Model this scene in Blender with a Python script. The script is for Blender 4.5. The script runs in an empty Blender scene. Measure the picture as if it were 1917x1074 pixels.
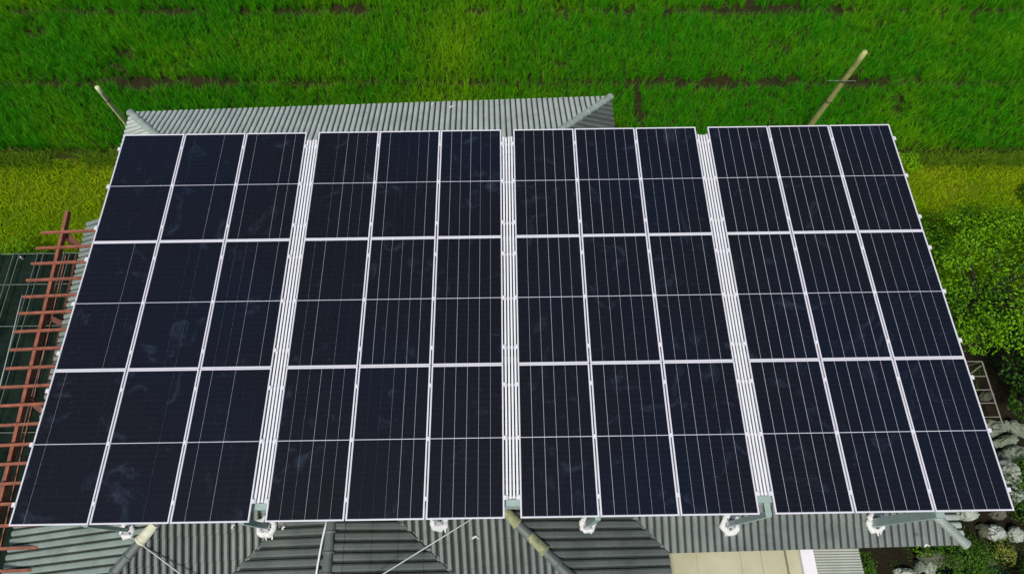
import bpy, math, random
import numpy as np
from mathutils import Vector, Matrix, noise

random.seed(7)
rng = np.random.default_rng(7)
sc = bpy.context.scene
R = math.radians

# ------------------------------------------------------------------ camera
CAM = np.array([7.24735, -0.76990, 14.63216])
AX = np.array([[0.99989259, -0.01411196, -0.00395863],      # right
               [-0.01445471, -0.90478177, -0.42563014],     # down
               [0.00242477, 0.42564164, -0.90488856]])      # forward
cd = bpy.data.cameras.new('camera')
cam = bpy.data.objects.new('camera', cd)
sc.collection.objects.link(cam)
cam.matrix_world = Matrix(((AX[0][0], -AX[1][0], -AX[2][0], CAM[0]),
                           (AX[0][1], -AX[1][1], -AX[2][1], CAM[1]),
                           (AX[0][2], -AX[1][2], -AX[2][2], CAM[2]),
                           (0, 0, 0, 1)))
cd.sensor_width = 36.0
cd.lens = 36.0 * 1154.94 / 1917.0
cd.clip_start = 0.1
cd.clip_end = 1500
sc.camera = cam

# ------------------------------------------------------------------ light
SUN_EL, SUN_AZ = R(58), R(-158)          # azimuth measured from +Y towards +X
w = bpy.data.worlds.new('World')
sc.world = w
w.use_nodes = True
nt = w.node_tree
bg = nt.nodes['Background']
sky = nt.nodes.new('ShaderNodeTexSky')
sky.sky_type = 'NISHITA'
sky.sun_disc = False
sky.sun_elevation = SUN_EL
sky.sun_rotation = SUN_AZ
sky.air_density = 1.0
sky.dust_density = 2.0
sky.ozone_density = 1.0
nt.links.new(sky.outputs[0], bg.inputs[0])
bg.inputs[1].default_value = 0.09
sd = bpy.data.lights.new('sun', 'SUN')
sd.energy = 2.6
sd.angle = R(10)
sd.color = (1.0, 0.96, 0.9)
so = bpy.data.objects.new('sun', sd)
sc.collection.objects.link(so)
dirv = Vector((math.sin(SUN_AZ) * math.cos(SUN_EL), math.cos(SUN_AZ) * math.cos(SUN_EL), math.sin(SUN_EL)))
so.rotation_euler = dirv.to_track_quat('Z', 'Y').to_euler()
so.location = (0, 0, 40)
sc.view_settings.view_transform = 'Standard'
sc.view_settings.look = 'None'
sc.view_settings.gamma = 1.0
sc.view_settings.use_curve_mapping = False
sc.view_settings.exposure = 0.45

# ------------------------------------------------------------------ helpers
def pix(u, v, z):
    """place of a photo measurement at height z"""
    d = AX.T @ np.array([(u - 958.5) / 1154.94, (v - 537) / 1154.94, 1.0])
    s = (z - CAM[2]) / d[2]
    return CAM + s * d

def px(u, v, z):
    q = pix(u, v, z)
    return Vector((float(q[0]), float(q[1]), float(q[2])))

def mat(name, col, rough=0.6, metal=0.0, nscale=0, namt=0.0, col2=None, bump=0.0, bscale=60, spec=0.5, coat=0.0, detail=6, tint=None, transl=0.0):
    m = bpy.data.materials.new(name)
    m.use_nodes = True
    n, l = m.node_tree.nodes, m.node_tree.links
    b = n['Principled BSDF']
    b.inputs['Base Color'].default_value = (*col, 1)
    b.inputs['Roughness'].default_value = rough
    b.inputs['Metallic'].default_value = metal
    b.inputs['Specular IOR Level'].default_value = spec
    if coat:
        b.inputs['Coat Weight'].default_value = coat
        b.inputs['Coat Roughness'].default_value = 0.04
    geo = n.new('ShaderNodeNewGeometry')
    out = None
    if nscale:
        t = n.new('ShaderNodeTexNoise')
        t.inputs['Scale'].default_value = nscale
        t.inputs['Detail'].default_value = detail
        t.inputs['Roughness'].default_value = 0.62
        l.new(geo.outputs['Position'], t.inputs['Vector'])
        r = n.new('ShaderNodeMapRange')
        r.inputs['From Min'].default_value = 0.5 - 0.22
        r.inputs['From Max'].default_value = 0.5 + 0.22
        l.new(t.outputs['Fac'], r.inputs['Value'])
        mx = n.new('ShaderNodeMix')
        mx.data_type = 'RGBA'
        c2 = col2 if col2 else tuple(c * (1 - namt) for c in col)
        mx.inputs[6].default_value = (*col, 1)
        mx.inputs[7].default_value = (*c2, 1)
        l.new(r.outputs[0], mx.inputs[0])
        out = mx.outputs[2]
    if tint:                      # per-piece hue variation stored on the mesh
        a = n.new('ShaderNodeAttribute')
        a.attribute_name = 'tint'
        mt = n.new('ShaderNodeMix')
        mt.data_type = 'RGBA'
        if out is not None:
            l.new(out, mt.inputs[6])
        else:
            mt.inputs[6].default_value = (*col, 1)
        mt.inputs[7].default_value = (*tint, 1)
        l.new(a.outputs['Fac'], mt.inputs[0])
        out = mt.outputs[2]
    if out is not None:
        l.new(out, b.inputs['Base Color'])
    if bump:
        t2 = n.new('ShaderNodeTexNoise')
        t2.inputs['Scale'].default_value = bscale
        t2.inputs['Detail'].default_value = 5
        l.new(geo.outputs['Position'], t2.inputs['Vector'])
        bp = n.new('ShaderNodeBump')
        bp.inputs['Strength'].default_value = 0.7
        bp.inputs['Distance'].default_value = bump
        l.new(t2.outputs['Fac'], bp.inputs['Height'])
        l.new(bp.outputs[0], b.inputs['Normal'])
    if transl:
        tr = n.new('ShaderNodeBsdfTranslucent')
        if out is not None:
            l.new(out, tr.inputs[0])
        else:
            tr.inputs[0].default_value = (*col, 1)
        ms = n.new('ShaderNodeMixShader')
        ms.inputs[0].default_value = transl
        l.new(b.outputs[0], ms.inputs[1])
        l.new(tr.outputs[0], ms.inputs[2])
        l.new(ms.outputs[0], n['Material Output'].inputs[0])
    return m

class MB:
    def __init__(self):
        self.v, self.f, self.mi = [], [], []
    def add(self, vs, fs, mi=0):
        k = len(self.v)
        self.v += [tuple(a) for a in vs]
        self.f += [tuple(i + k for i in q) for q in fs]
        self.mi += [mi] * len(fs)
        return self
    def box(self, x0, x1, y0, y1, z0, z1, mi=0, M=None):
        vs = [Vector((x, y, z)) for z in (z0, z1) for y in (y0, y1) for x in (x0, x1)]
        if M is not None:
            vs = [M @ a for a in vs]
        return self.add(vs, [(0, 2, 3, 1), (4, 5, 7, 6), (0, 1, 5, 4), (2, 6, 7, 3), (0, 4, 6, 2), (1, 3, 7, 5)], mi)
    def bar(self, a, b, wd, h, mi=0):
        a, b = Vector(a), Vector(b)
        d = b - a
        y = d.normalized()
        x = y.cross(Vector((0, 0, 1)))
        if x.length < 1e-4:
            x = Vector((1, 0, 0))
        x.normalize()
        z = x.cross(y)
        M = Matrix.Translation(a) @ Matrix((x, y, z)).transposed().to_4x4()
        return self.box(-wd / 2, wd / 2, 0, d.length, -h / 2, h / 2, mi, M)
    def tube(self, pts, r, n=8, mi=0):
        pts = [Vector(p) for p in pts]
        rr = r if isinstance(r, (list, tuple)) else [r] * len(pts)
        rings = []
        for i, p in enumerate(pts):
            d = (pts[min(i + 1, len(pts) - 1)] - pts[max(i - 1, 0)]).normalized()
            x = d.cross(Vector((0.31, 0.12, 1)))
            if x.length < 1e-3:
                x = Vector((1, 0, 0))
            x.normalize()
            y = d.cross(x)
            rings.append([p + (x * math.cos(k * 2 * math.pi / n) + y * math.sin(k * 2 * math.pi / n)) * rr[i] for k in range(n)])
        vs = [a for q in rings for a in q]
        fs = []
        for i in range(len(pts) - 1):
            for k in range(n):
                fs.append((i * n + k, i * n + (k + 1) % n, (i + 1) * n + (k + 1) % n, (i + 1) * n + k))
        fs.append(tuple(range(n - 1, -1, -1)))
        fs.append(tuple((len(pts) - 1) * n + k for k in range(n)))
        return self.add(vs, fs, mi)
    def mesh(self, name, mats, smooth=False):
        me = bpy.data.meshes.new(name)
        me.from_pydata(self.v, [], self.f)
        for m in (mats if isinstance(mats, (list, tuple)) else [mats]):
            me.materials.append(m)
        if any(self.mi):
            me.polygons.foreach_set('material_index', self.mi)
        if smooth:
            me.polygons.foreach_set('use_smooth', [True] * len(me.polygons))
        me.update()
        return me
    def build(self, name, mats, parent=None, smooth=False):
        return link(name, self.mesh(name, mats, smooth), parent)

def link(name, data, parent=None, loc=None, M=None):
    o = bpy.data.objects.new(name, data)
    sc.collection.objects.link(o)
    if parent is not None:
        o.parent = parent
    if loc is not None:
        o.location = loc
    if M is not None:
        o.matrix_local = M
    return o

def tag(o, label, cat, group=None, kind=None):
    if label: o['label'] = label
    if cat: o['category'] = cat
    if group: o['group'] = group
    if kind: o['kind'] = kind
    return o

def thing(name, label, cat, loc=(0, 0, 0), group=None):
    o = link(name, None, loc=loc)
    o.empty_display_size = 0.2
    return tag(o, label, cat, group)

def struct(name, mb, m):
    o = mb.build(name, m)
    o['kind'] = 'structure'
    return o

def fast_mesh(name, V, F, m, tint=None, smooth=False):
    """V (n,3), F (m,k) arrays"""
    me = bpy.data.meshes.new(name)
    V = np.asarray(V, dtype=np.float32)
    F = np.asarray(F, dtype=np.int32)
    me.vertices.add(len(V))
    me.vertices.foreach_set('co', V.ravel())
    k = F.shape[1]
    me.loops.add(F.size)
    me.loops.foreach_set('vertex_index', F.ravel())
    me.polygons.add(len(F))
    me.polygons.foreach_set('loop_start', np.arange(0, F.size, k, dtype=np.int32))
    me.polygons.foreach_set('loop_total', np.full(len(F), k, dtype=np.int32))
    if smooth:
        me.polygons.foreach_set('use_smooth', np.ones(len(F), dtype=bool))
    me.materials.append(m)
    if tint is not None:
        a = me.attributes.new('tint', 'FLOAT', 'POINT')
        a.data.foreach_set('value', np.asarray(tint, dtype=np.float32))
    me.update(calc_edges=True)
    me.validate()
    return me

def nz(x, y, s, seed=0.0):
    return noise.noise(Vector((x * s, y * s, seed)))

def blades(P, hgt, wid, lean, seg=2, tint=None, name='grass', m=None, bend=0.5):
    """P (n,3) roots; one bent blade per root"""
    n = len(P)
    az = rng.uniform(0, 2 * math.pi, n)
    le = np.abs(rng.normal(0, 1, n)) * lean + 0.05
    h = hgt * rng.uniform(0.7, 1.15, n)
    dx, dy = np.cos(az), np.sin(az)
    fa = rng.uniform(0, math.pi, n)
    wx, wy = np.cos(fa) * wid / 2, np.sin(fa) * wid / 2
    p1 = P + np.c_[dx * h * le * 0.4, dy * h * le * 0.4, h * 0.6]
    p2 = P + np.c_[dx * h * le * (0.8 + bend), dy * h * le * (0.8 + bend), h * (1.05 - 0.25 * np.minimum(le, 1.5))]
    W = np.c_[wx, wy, np.zeros(n)]
    V = np.stack([P - W, P + W, p1 + W * 0.9, p1 - W * 0.9, p2], axis=1).reshape(-1, 3)
    b = np.arange(n) * 5
    F = np.concatenate([np.stack([b, b + 1, b + 2], 1), np.stack([b, b + 2, b + 3], 1), np.stack([b + 3, b + 2, b + 4], 1)])
    t = None if tint is None else np.repeat(tint, 5)
    return fast_mesh(name, V, F, m, t)

def leaf_mesh(name, C, N, size, m, tint=None):
    """C centres, N leaf normals: folded four-point leaves"""
    n = len(C)
    N = N / np.linalg.norm(N, axis=1, keepdims=True)
    r = rng.normal(size=(n, 3))
    A = np.cross(N, r); A /= np.linalg.norm(A, axis=1, keepdims=True)
    B = np.cross(N, A)
    s = (size * rng.uniform(0.65, 1.25, n))[:, None]
    V = np.stack([C - A * s * 0.5, C + B * s * 0.27 + N * s * 0.08, C + A * s * 0.55, C - B * s * 0.27 + N * s * 0.08], 1).reshape(-1, 3)
    b = np.arange(n) * 4
    F = np.concatenate([np.stack([b, b + 1, b + 2], 1), np.stack([b, b + 2, b + 3], 1)])
    return fast_mesh(name, V, F, m, None if tint is None else np.repeat(tint, 4))

# ------------------------------------------------------------------ materials
M_rice = mat('rice_leaf', (0.040, 0.35, 0.002), 0.6, nscale=3.5, col2=(0.022, 0.21, 0.002), tint=(0.22, 0.45, 0.003), transl=0.3, spec=0.12)
M_lawn = mat('lawn_blade', (0.15, 0.36, 0.001), 0.7, nscale=0.5, col2=(0.21, 0.32, 0.002), tint=(0.30, 0.40, 0.006), transl=0.25, spec=0.05)
M_mud = mat('paddy_mud', (0.012, 0.014, 0.004), 0.8, nscale=2.5, col2=(0.034, 0.026, 0.010), bump=0.03, bscale=8, spec=0.08)
M_far = mat('field_cover', (0.020, 0.17, 0.003), 0.9, nscale=2.5, detail=10, col2=(0.008, 0.07, 0.002), bump=0.25, bscale=9, spec=0.03)
M_lawnsoil = mat('lawn_soil', (0.055, 0.105, 0.001), 0.9, nscale=1.6, col2=(0.10, 0.12, 0.004), bump=0.03, bscale=14, spec=0.05)
M_soil = mat('garden_soil', (0.010, 0.009, 0.006), 0.95, nscale=3, col2=(0.022, 0.018, 0.010), bump=0.04, bscale=12, spec=0.05)
M_leaf = mat('bush_leaf', (0.010, 0.060, 0.002), 0.5, tint=(0.19, 0.42, 0.003), transl=0.3, spec=0.12)
M_leafd = mat('dark_leaf', (0.010, 0.045, 0.003), 0.5, tint=(0.050, 0.125, 0.006), transl=0.2, spec=0.15)
M_leafy = mat('yellow_leaf', (0.12, 0.16, 0.01), 0.5, tint=(0.22, 0.24, 0.02), transl=0.25)
M_bark = mat('bark', (0.07, 0.055, 0.04), 0.9, nscale=9, namt=0.5, bump=0.02, bscale=30)
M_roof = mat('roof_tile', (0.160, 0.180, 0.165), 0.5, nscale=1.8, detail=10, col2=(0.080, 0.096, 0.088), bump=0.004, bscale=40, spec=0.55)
M_roofb = mat('roof_tile_lit', (0.41, 0.45, 0.40), 0.55, nscale=2.2, detail=10, col2=(0.27, 0.30, 0.265), bump=0.004, bscale=40, spec=0.5)  # paler tile copy: light on the far and side slopes painted into the colour
M_roofg = mat('roof_tile_greenish', (0.215, 0.262, 0.225), 0.55, nscale=2.4, detail=10, col2=(0.125, 0.16, 0.135), bump=0.004, bscale=40, spec=0.5)  # own green tint, with the left slope's brighter light painted in
M_roofd = mat('roof_tile_shaded', (0.098, 0.112, 0.100), 0.5, nscale=1.8, detail=10, col2=(0.046, 0.056, 0.050), bump=0.004, bscale=40, spec=0.5)  # darker tile copy: shade on the front-side slopes painted into the colour
M_ridge = mat('ridge_tile', (0.28, 0.33, 0.29), 0.5, nscale=3, namt=0.35, bump=0.004, bscale=40)
M_groove = mat('groove_shade', (0.045, 0.052, 0.042), 0.9, nscale=6, namt=0.5, spec=0.1)  # dark tone paints in the shade down the grooves between ribs
M_deck = mat('roof_underlay', (0.03, 0.03, 0.03), 0.9)
M_wall = mat('render_wall', (0.55, 0.52, 0.42), 0.85, nscale=2, namt=0.15, bump=0.004)
M_cream = mat('cream_tile', (0.44, 0.425, 0.29), 0.75, nscale=1.8, detail=10, col2=(0.33, 0.32, 0.19), bump=0.004)
M_white = mat('white_paint', (0.70, 0.69, 0.70), 0.5, nscale=6, namt=0.08)
M_foam = mat('white_sealant', (0.66, 0.66, 0.64), 0.7, nscale=14, col2=(0.48, 0.48, 0.45), bump=0.012, bscale=45)
M_alu = mat('white_aluminium', (0.62, 0.605, 0.635), 0.4, metal=0.0, nscale=4, namt=0.05, spec=0.6)
M_rail = mat('rail_aluminium', (0.40, 0.40, 0.42), 0.4, metal=0.3)
M_steel = mat('green_grey_steel', (0.28, 0.37, 0.34), 0.5, nscale=5, namt=0.2)
M_rust = mat('red_oxide_steel', (0.33, 0.105, 0.055), 0.75, nscale=6, detail=10, col2=(0.13, 0.04, 0.02), bump=0.002)
M_rustd = mat('old_red_steel', (0.16, 0.05, 0.028), 0.75, nscale=5, namt=0.4)
M_scrap = mat('dull_white', (0.5, 0.5, 0.47), 0.8)
M_net = mat('shade_net', (0.0025, 0.0055, 0.0045), 0.9, spec=0.05, nscale=2.6, col2=(0.013, 0.026, 0.017), bump=0.03, bscale=18, detail=9)
M_wire = mat('galvanised_wire', (0.40, 0.43, 0.40), 0.5)
M_wired = mat('weathered_cord', (0.13, 0.16, 0.13), 0.7)
M_pole = mat('bamboo_pole', (0.42, 0.42, 0.14), 0.6, nscale=8, namt=0.35, bump=0.004)
M_rock = mat('pale_rock', (0.22, 0.25, 0.19), 0.9, nscale=5, detail=10, col2=(0.07, 0.095, 0.05), bump=0.03, bscale=12)
M_rockw = mat('white_rock', (0.40, 0.43, 0.37), 0.9, nscale=5, detail=10, col2=(0.17, 0.20, 0.14), bump=0.02, bscale=16)
M_rockd = mat('mossy_rock', (0.10, 0.10, 0.07), 0.95, nscale=4, col2=(0.045, 0.055, 0.025), bump=0.03, bscale=12)
M_water = mat('pond_water', (0.003, 0.004, 0.004), 0.06, bump=0.004, bscale=4)
M_moss = mat('moss_mortar', (0.34, 0.34, 0.17), 0.9, nscale=9, col2=(0.10, 0.12, 0.07), bump=0.02, bscale=40)
M_mortar = mat('cream_mortar', (0.62, 0.62, 0.45), 0.85, nscale=12, namt=0.3, bump=0.01)
M_back = mat('white_backsheet', (0.62, 0.60, 0.66), 0.5, coat=1.0)

def cell_material():
    m = bpy.data.materials.new('solar_cell')
    m.use_nodes = True
    n, l = m.node_tree.nodes, m.node_tree.links
    b = n['Principled BSDF']
    geo = n.new('ShaderNodeNewGeometry')
    # black to navy drift and faint bluish dust smudges, painting in uneven reflection
    t = n.new('ShaderNodeTexNoise'); t.inputs['Scale'].default_value = 0.35; t.inputs['Detail'].default_value = 2
    l.new(geo.outputs['Position'], t.inputs['Vector'])
    r = n.new('ShaderNodeMapRange'); r.inputs[1].default_value = 0.4; r.inputs[2].default_value = 0.65
    l.new(t.outputs['Fac'], r.inputs[0])
    mx = n.new('ShaderNodeMix'); mx.data_type = 'RGBA'
    mx.inputs[6].default_value = (0.0042, 0.0045, 0.0072, 1)
    mx.inputs[7].default_value = (0.0030, 0.0050, 0.0120, 1)
    l.new(r.outputs[0], mx.inputs[0])
    # fine busbars along the panel
    tc = n.new('ShaderNodeTexCoord')
    sp = n.new('ShaderNodeSeparateXYZ'); l.new(tc.outputs['Object'], sp.inputs[0])
    mu = n.new('ShaderNodeMath'); mu.operation = 'MULTIPLY'; mu.inputs[1].default_value = 1 / 0.0196
    l.new(sp.outputs[0], mu.inputs[0])
    fr = n.new('ShaderNodeMath'); fr.operation = 'FRACT'; l.new(mu.outputs[0], fr.inputs[0])
    lt = n.new('ShaderNodeMath'); lt.operation = 'LESS_THAN'; lt.inputs[1].default_value = 0.09; l.new(fr.outputs[0], lt.inputs[0])
    # cell joints across the strip
    mu2 = n.new('ShaderNodeMath'); mu2.operation = 'MULTIPLY'; mu2.inputs[1].default_value = 1 / 0.0925
    l.new(sp.outputs[1], mu2.inputs[0])
    fr2 = n.new('ShaderNodeMath'); fr2.operation = 'FRACT'; l.new(mu2.outputs[0], fr2.inputs[0])
    lt2 = n.new('ShaderNodeMath'); lt2.operation = 'LESS_THAN'; lt2.inputs[1].default_value = 0.02; l.new(fr2.outputs[0], lt2.inputs[0])
    ad = n.new('ShaderNodeMath'); ad.operation = 'MAXIMUM'; l.new(lt.outputs[0], ad.inputs[0]); l.new(lt2.outputs[0], ad.inputs[1])
    m2 = n.new('ShaderNodeMath'); m2.operation = 'MULTIPLY'; m2.inputs[1].default_value = 0.10; l.new(ad.outputs[0], m2.inputs[0])
    mb = n.new('ShaderNodeMix'); mb.data_type = 'RGBA'
    l.new(m2.outputs[0], mb.inputs[0]); l.new(mx.outputs[2], mb.inputs[6]); mb.inputs[7].default_value = (0.22, 0.22, 0.26, 1)
    t3 = n.new('ShaderNodeTexNoise'); t3.inputs['Scale'].default_value = 1.7; t3.inputs['Detail'].default_value = 9; t3.inputs['Roughness'].default_value = 0.7
    t3.inputs['Distortion'].default_value = 1.2
    l.new(geo.outputs['Position'], t3.inputs['Vector'])
    r3 = n.new('ShaderNodeMapRange'); r3.inputs[1].default_value = 0.57; r3.inputs[2].default_value = 0.78; r3.inputs[4].default_value = 0.30
    l.new(t3.outputs['Fac'], r3.inputs[0])
    md = n.new('ShaderNodeMix'); md.data_type = 'RGBA'
    l.new(r3.outputs[0], md.inputs[0]); l.new(mb.outputs[2], md.inputs[6]); md.inputs[7].default_value = (0.07, 0.10, 0.15, 1)
    l.new(md.outputs[2], b.inputs['Base Color'])
    b.inputs['Roughness'].default_value = 0.35
    b.inputs['Specular IOR Level'].default_value = 0.04
    b.inputs['Coat Weight'].default_value = 0.30
    b.inputs['Coat Roughness'].default_value = 0.08
    return m
M_cell = cell_material()

# ------------------------------------------------------------------ ground
def sheet(name, pts, z, m, kind='structure'):
    mb = MB(); mb.add([(x, y, z) for x, y in pts], [tuple(range(len(pts)))])
    return struct(name, mb, m)

def bund_y(x, y0):          # the earth banks run almost along x
    return y0 - 0.0175 * x
sheet('ground', [(-300, -300), (300, -300), (300, 300), (-300, 300)], -0.012, M_far)
sheet('paddy_mud', [(-14.1, bund_y(-14.1, 10.35)), (29.6, bund_y(29.6, 10.35)), (29.6, 19.1), (-14.1, 19.8)], -0.006, M_mud)
sheet('lawn_ground', [(-16, -14), (31, -14), (31, bund_y(31, 10.35)), (-16, bund_y(-16, 10.35))], -0.002, M_lawnsoil)
sheet('garden_ground', [(15.3, -8), (26, -8), (26, 5.6), (19.5, 5.8), (15.3, 5.6)], 0.003, M_soil)
sheet('yard_ground', [(-1.2, -10), (15.3, -10), (15.3, 6), (-1.2, 6)], 0.003, M_soil)

# low raised bund along the field edge
mb = MB()
N = 180
for i in range(N + 1):
    x = -15.5 + i * 46 / N
    yb = bund_y(x, 10.42) + 0.05 * nz(x, 0, 0.9)
    hgt = 0.07 + 0.03 * nz(x, 3, 1.3)
    mb.v += [(x, yb - 0.22, 0), (x, yb - 0.08, hgt), (x, yb + 0.10, hgt * 0.95), (x, yb + 0.26, 0)]
for i in range(N):
    for k in range(3):
        a = i * 4 + k
        mb.f.append((a, a + 4, a + 5, a + 1)); mb.mi.append(0)
struct('earth_bank', mb, mat('bank_earth', (0.020, 0.019, 0.008), 0.95, nscale=3, col2=(0.030, 0.036, 0.004), bump=0.03, bscale=10, spec=0.05))

# rice: tufts in rows, with gaps over the inner earth banks
def seg(x, lst):
    return any(a <= x <= b for a, b in lst)
def pxx(u, v): return float(pix(u, v, 0)[0])
g2 = [(pxx(180, 160), pxx(440, 160)), (pxx(1170, 158), pxx(1460, 158)), (pxx(1570, 158), pxx(1660, 158))]
g3 = [(pxx(270, 20), pxx(400, 22)), (pxx(560, 20), pxx(690, 20)), (pxx(1240, 32), pxx(1580, 28))]
XV1, XV2 = pxx(1192, 200), pxx(1402, 12)
roots, tints = [], []
y = 10.72
row = 0
while y < 19.5:
    x = -14.0
    while x < 29.5:
        xx = x + random.uniform(-.05, .05); yy = y + random.uniform(-.05, .05) - 0.0175 * x
        yr = yy + 0.0175 * xx
        wob = 0.10 * nz(xx, 1.7, 0.6)
        d2 = abs(yr - 13.13 + wob); d3 = abs(yr - 16.22 + wob)
        keep = True
        w2 = (0.21 if seg(xx, g2) else 0.11) + 0.10 * nz(xx, 9, 1.2)
        w3 = (0.21 if seg(xx, g3) else 0.09) + 0.12 * nz(xx, 5, 1.1)
        if d2 < w2 or d3 < w3: keep = False
        if abs(xx - XV1) < 0.16 + 0.1 * nz(0, yy, 1.5) and yr < 13.1: keep = False
        if abs(xx - XV2) < 0.16 and yr > 16.2: keep = False
        if nz(xx, yy, 0.9, 4.4) > 0.56: keep = keep and random.random() < 0.5
        if keep:
            roots.append((xx, yy, 0))
            olive = max(0, nz(xx, yy, 0.45, 2.1) * 0.7 + 0.06) + 0.34 * math.exp(-((xx - 5.5) / 4.2) ** 2) + 0.2 * max(0, (xx - 16) / 9)
            tints.append(min(1, olive * 0.8 + random.uniform(-.14, .22)))
        x += 0.185
    y += 0.185
    row += 1
roots = np.array(roots); tints = np.clip(np.array(tints), 0, 1)
NB = 30
P = np.repeat(roots, NB, axis=0)
P[:, :2] += rng.normal(0, 0.036, (len(P), 2))
hs = np.array([0.33 + 0.09 * nz(a, b, 0.5, 7) for a, b, _ in roots])
hh = np.repeat(hs, NB)
hh = hh * np.repeat(rng.uniform(.72, 1.25, len(roots)), NB)
me = blades(P, hh * 1.08, 0.012, 0.40, name='rice_plants', m=M_rice, tint=np.clip(np.repeat(tints, NB) + rng.normal(0, .12, len(P)), 0, 1), bend=0.35)
tag(link('rice_plants', me), 'bright green rice plants filling the flooded field beyond the roof', 'rice crop', kind='stuff')

# lawn blades on both sides of the house
def lawn(x0, x1, y0, y1, dens):
    n = int((x1 - x0) * (y1 - y0) * dens)
    q = np.c_[rng.uniform(x0, x1, n), rng.uniform(y0, y1, n), np.zeros(n)]
    k = np.array([nz(a, b, 1.3, 3) + 0.6 * nz(a, b, 4.5, 8) > -0.38 + random.uniform(-.3, .3) for a, b, _ in q])
    q = q[k]
    tt = np.array([0.35 + 1.1 * nz(a, b, 0.8, 6) for a, b, _ in q]) + rng.normal(0, .2, len(q))
    return q, np.clip(tt, 0, 1)
qa, ta = lawn(-12.5, 0.2, 5.6, 10.42, 800)
qb, tb = lawn(14.6, 25.5, 6.0, 10.0, 800)
q = np.concatenate([qa, qb]); t = np.concatenate([ta, tb])
me = blades(q, 0.10, 0.017, 0.9, name='lawn_grass', m=M_lawn, tint=t)
tag(link('lawn_grass', me), 'short yellow green grass between the field edge and the house', 'grass', kind='stuff')
# longer dry grass on the bank
n = 34000
xs = rng.uniform(-13, 27, n)
q = np.c_[xs, 10.30 - 0.0175 * xs + rng.normal(-.04, .13, n), np.full(n, 0.03)]
k = np.array([nz(a, b, 1.5, 11) > -0.42 for a, b, _ in q])
q = q[k]
M_dry = mat('bank_grass', (0.040, 0.13, 0.003), 0.8, tint=(0.17, 0.26, 0.01), spec=0.1, transl=0.2)
me = blades(q, 0.17, 0.014, 0.9, name='bank_grass', m=M_dry, tint=rng.uniform(0, 1, len(q)) ** 1.5)
tag(link('bank_grass', me), 'rough dry grass tufts along the field edge bank', 'grass', kind='stuff')

# ------------------------------------------------------------------ house roof
EZ = 3.0
class Plane:
    def __init__(s, a, b, tan, z0=EZ):
        s.a = np.array(a, float); s.b = np.array(b, float); s.tan = tan; s.z0 = z0
        d = s.b - s.a; s.len = np.linalg.norm(d); s.d = d / s.len
        s.n = np.array([-s.d[1], s.d[0]])          # inward = left of a->b
    def z(s, x, y): return s.z0 + s.tan * ((x - s.a[0]) * s.n[0] + (y - s.a[1]) * s.n[1])
T = 0.33
PF = Plane((-1.35, -3.1), (9.95, -2.43), T)
PR = Plane((9.95, -2.43), (9.75, 9.76), T)
PB = Plane((9.75, 9.76), (-1.84, 9.47), T)
PL = Plane((-1.84, 9.47), (-1.35, -3.1), T)
QF = Plane((7.0, -0.46), (15.09, -0.37), T)
QR = Plane((15.09, -0.37), (14.92, 7.3), T)
QB = Plane((14.92, 7.3), (7.0, 7.3), T)
WL = Plane((0.28, 3.0), (0.36, -5.0), 0.30)
PL2 = Plane((-2.02, 6.42), (-1.33, -3.1), T)
WR = Plane((8.25, -5.0), (8.15, 3.0), T)
blocks = [[PF, PR, PB, PL], [QF, QR, QB], [WL, WR], [PF, PR, PB, PL2]]
def hfield(x, y):
    hb = []
    for bl in blocks:
        z = np.minimum.reduce([p.z(x, y) for p in bl])
        ok = z >= EZ - 1e-6
        if bl[0] is QF: ok = ok & (x > 7.0)
        if bl[-1] is PL2: ok = ok & (y < 6.42)
        if bl[0] is WL: ok = ok & (y > -5.0) & (y < 4)
        hb.append(np.where(ok, z, -9))
    return np.maximum.reduce(hb)

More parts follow.
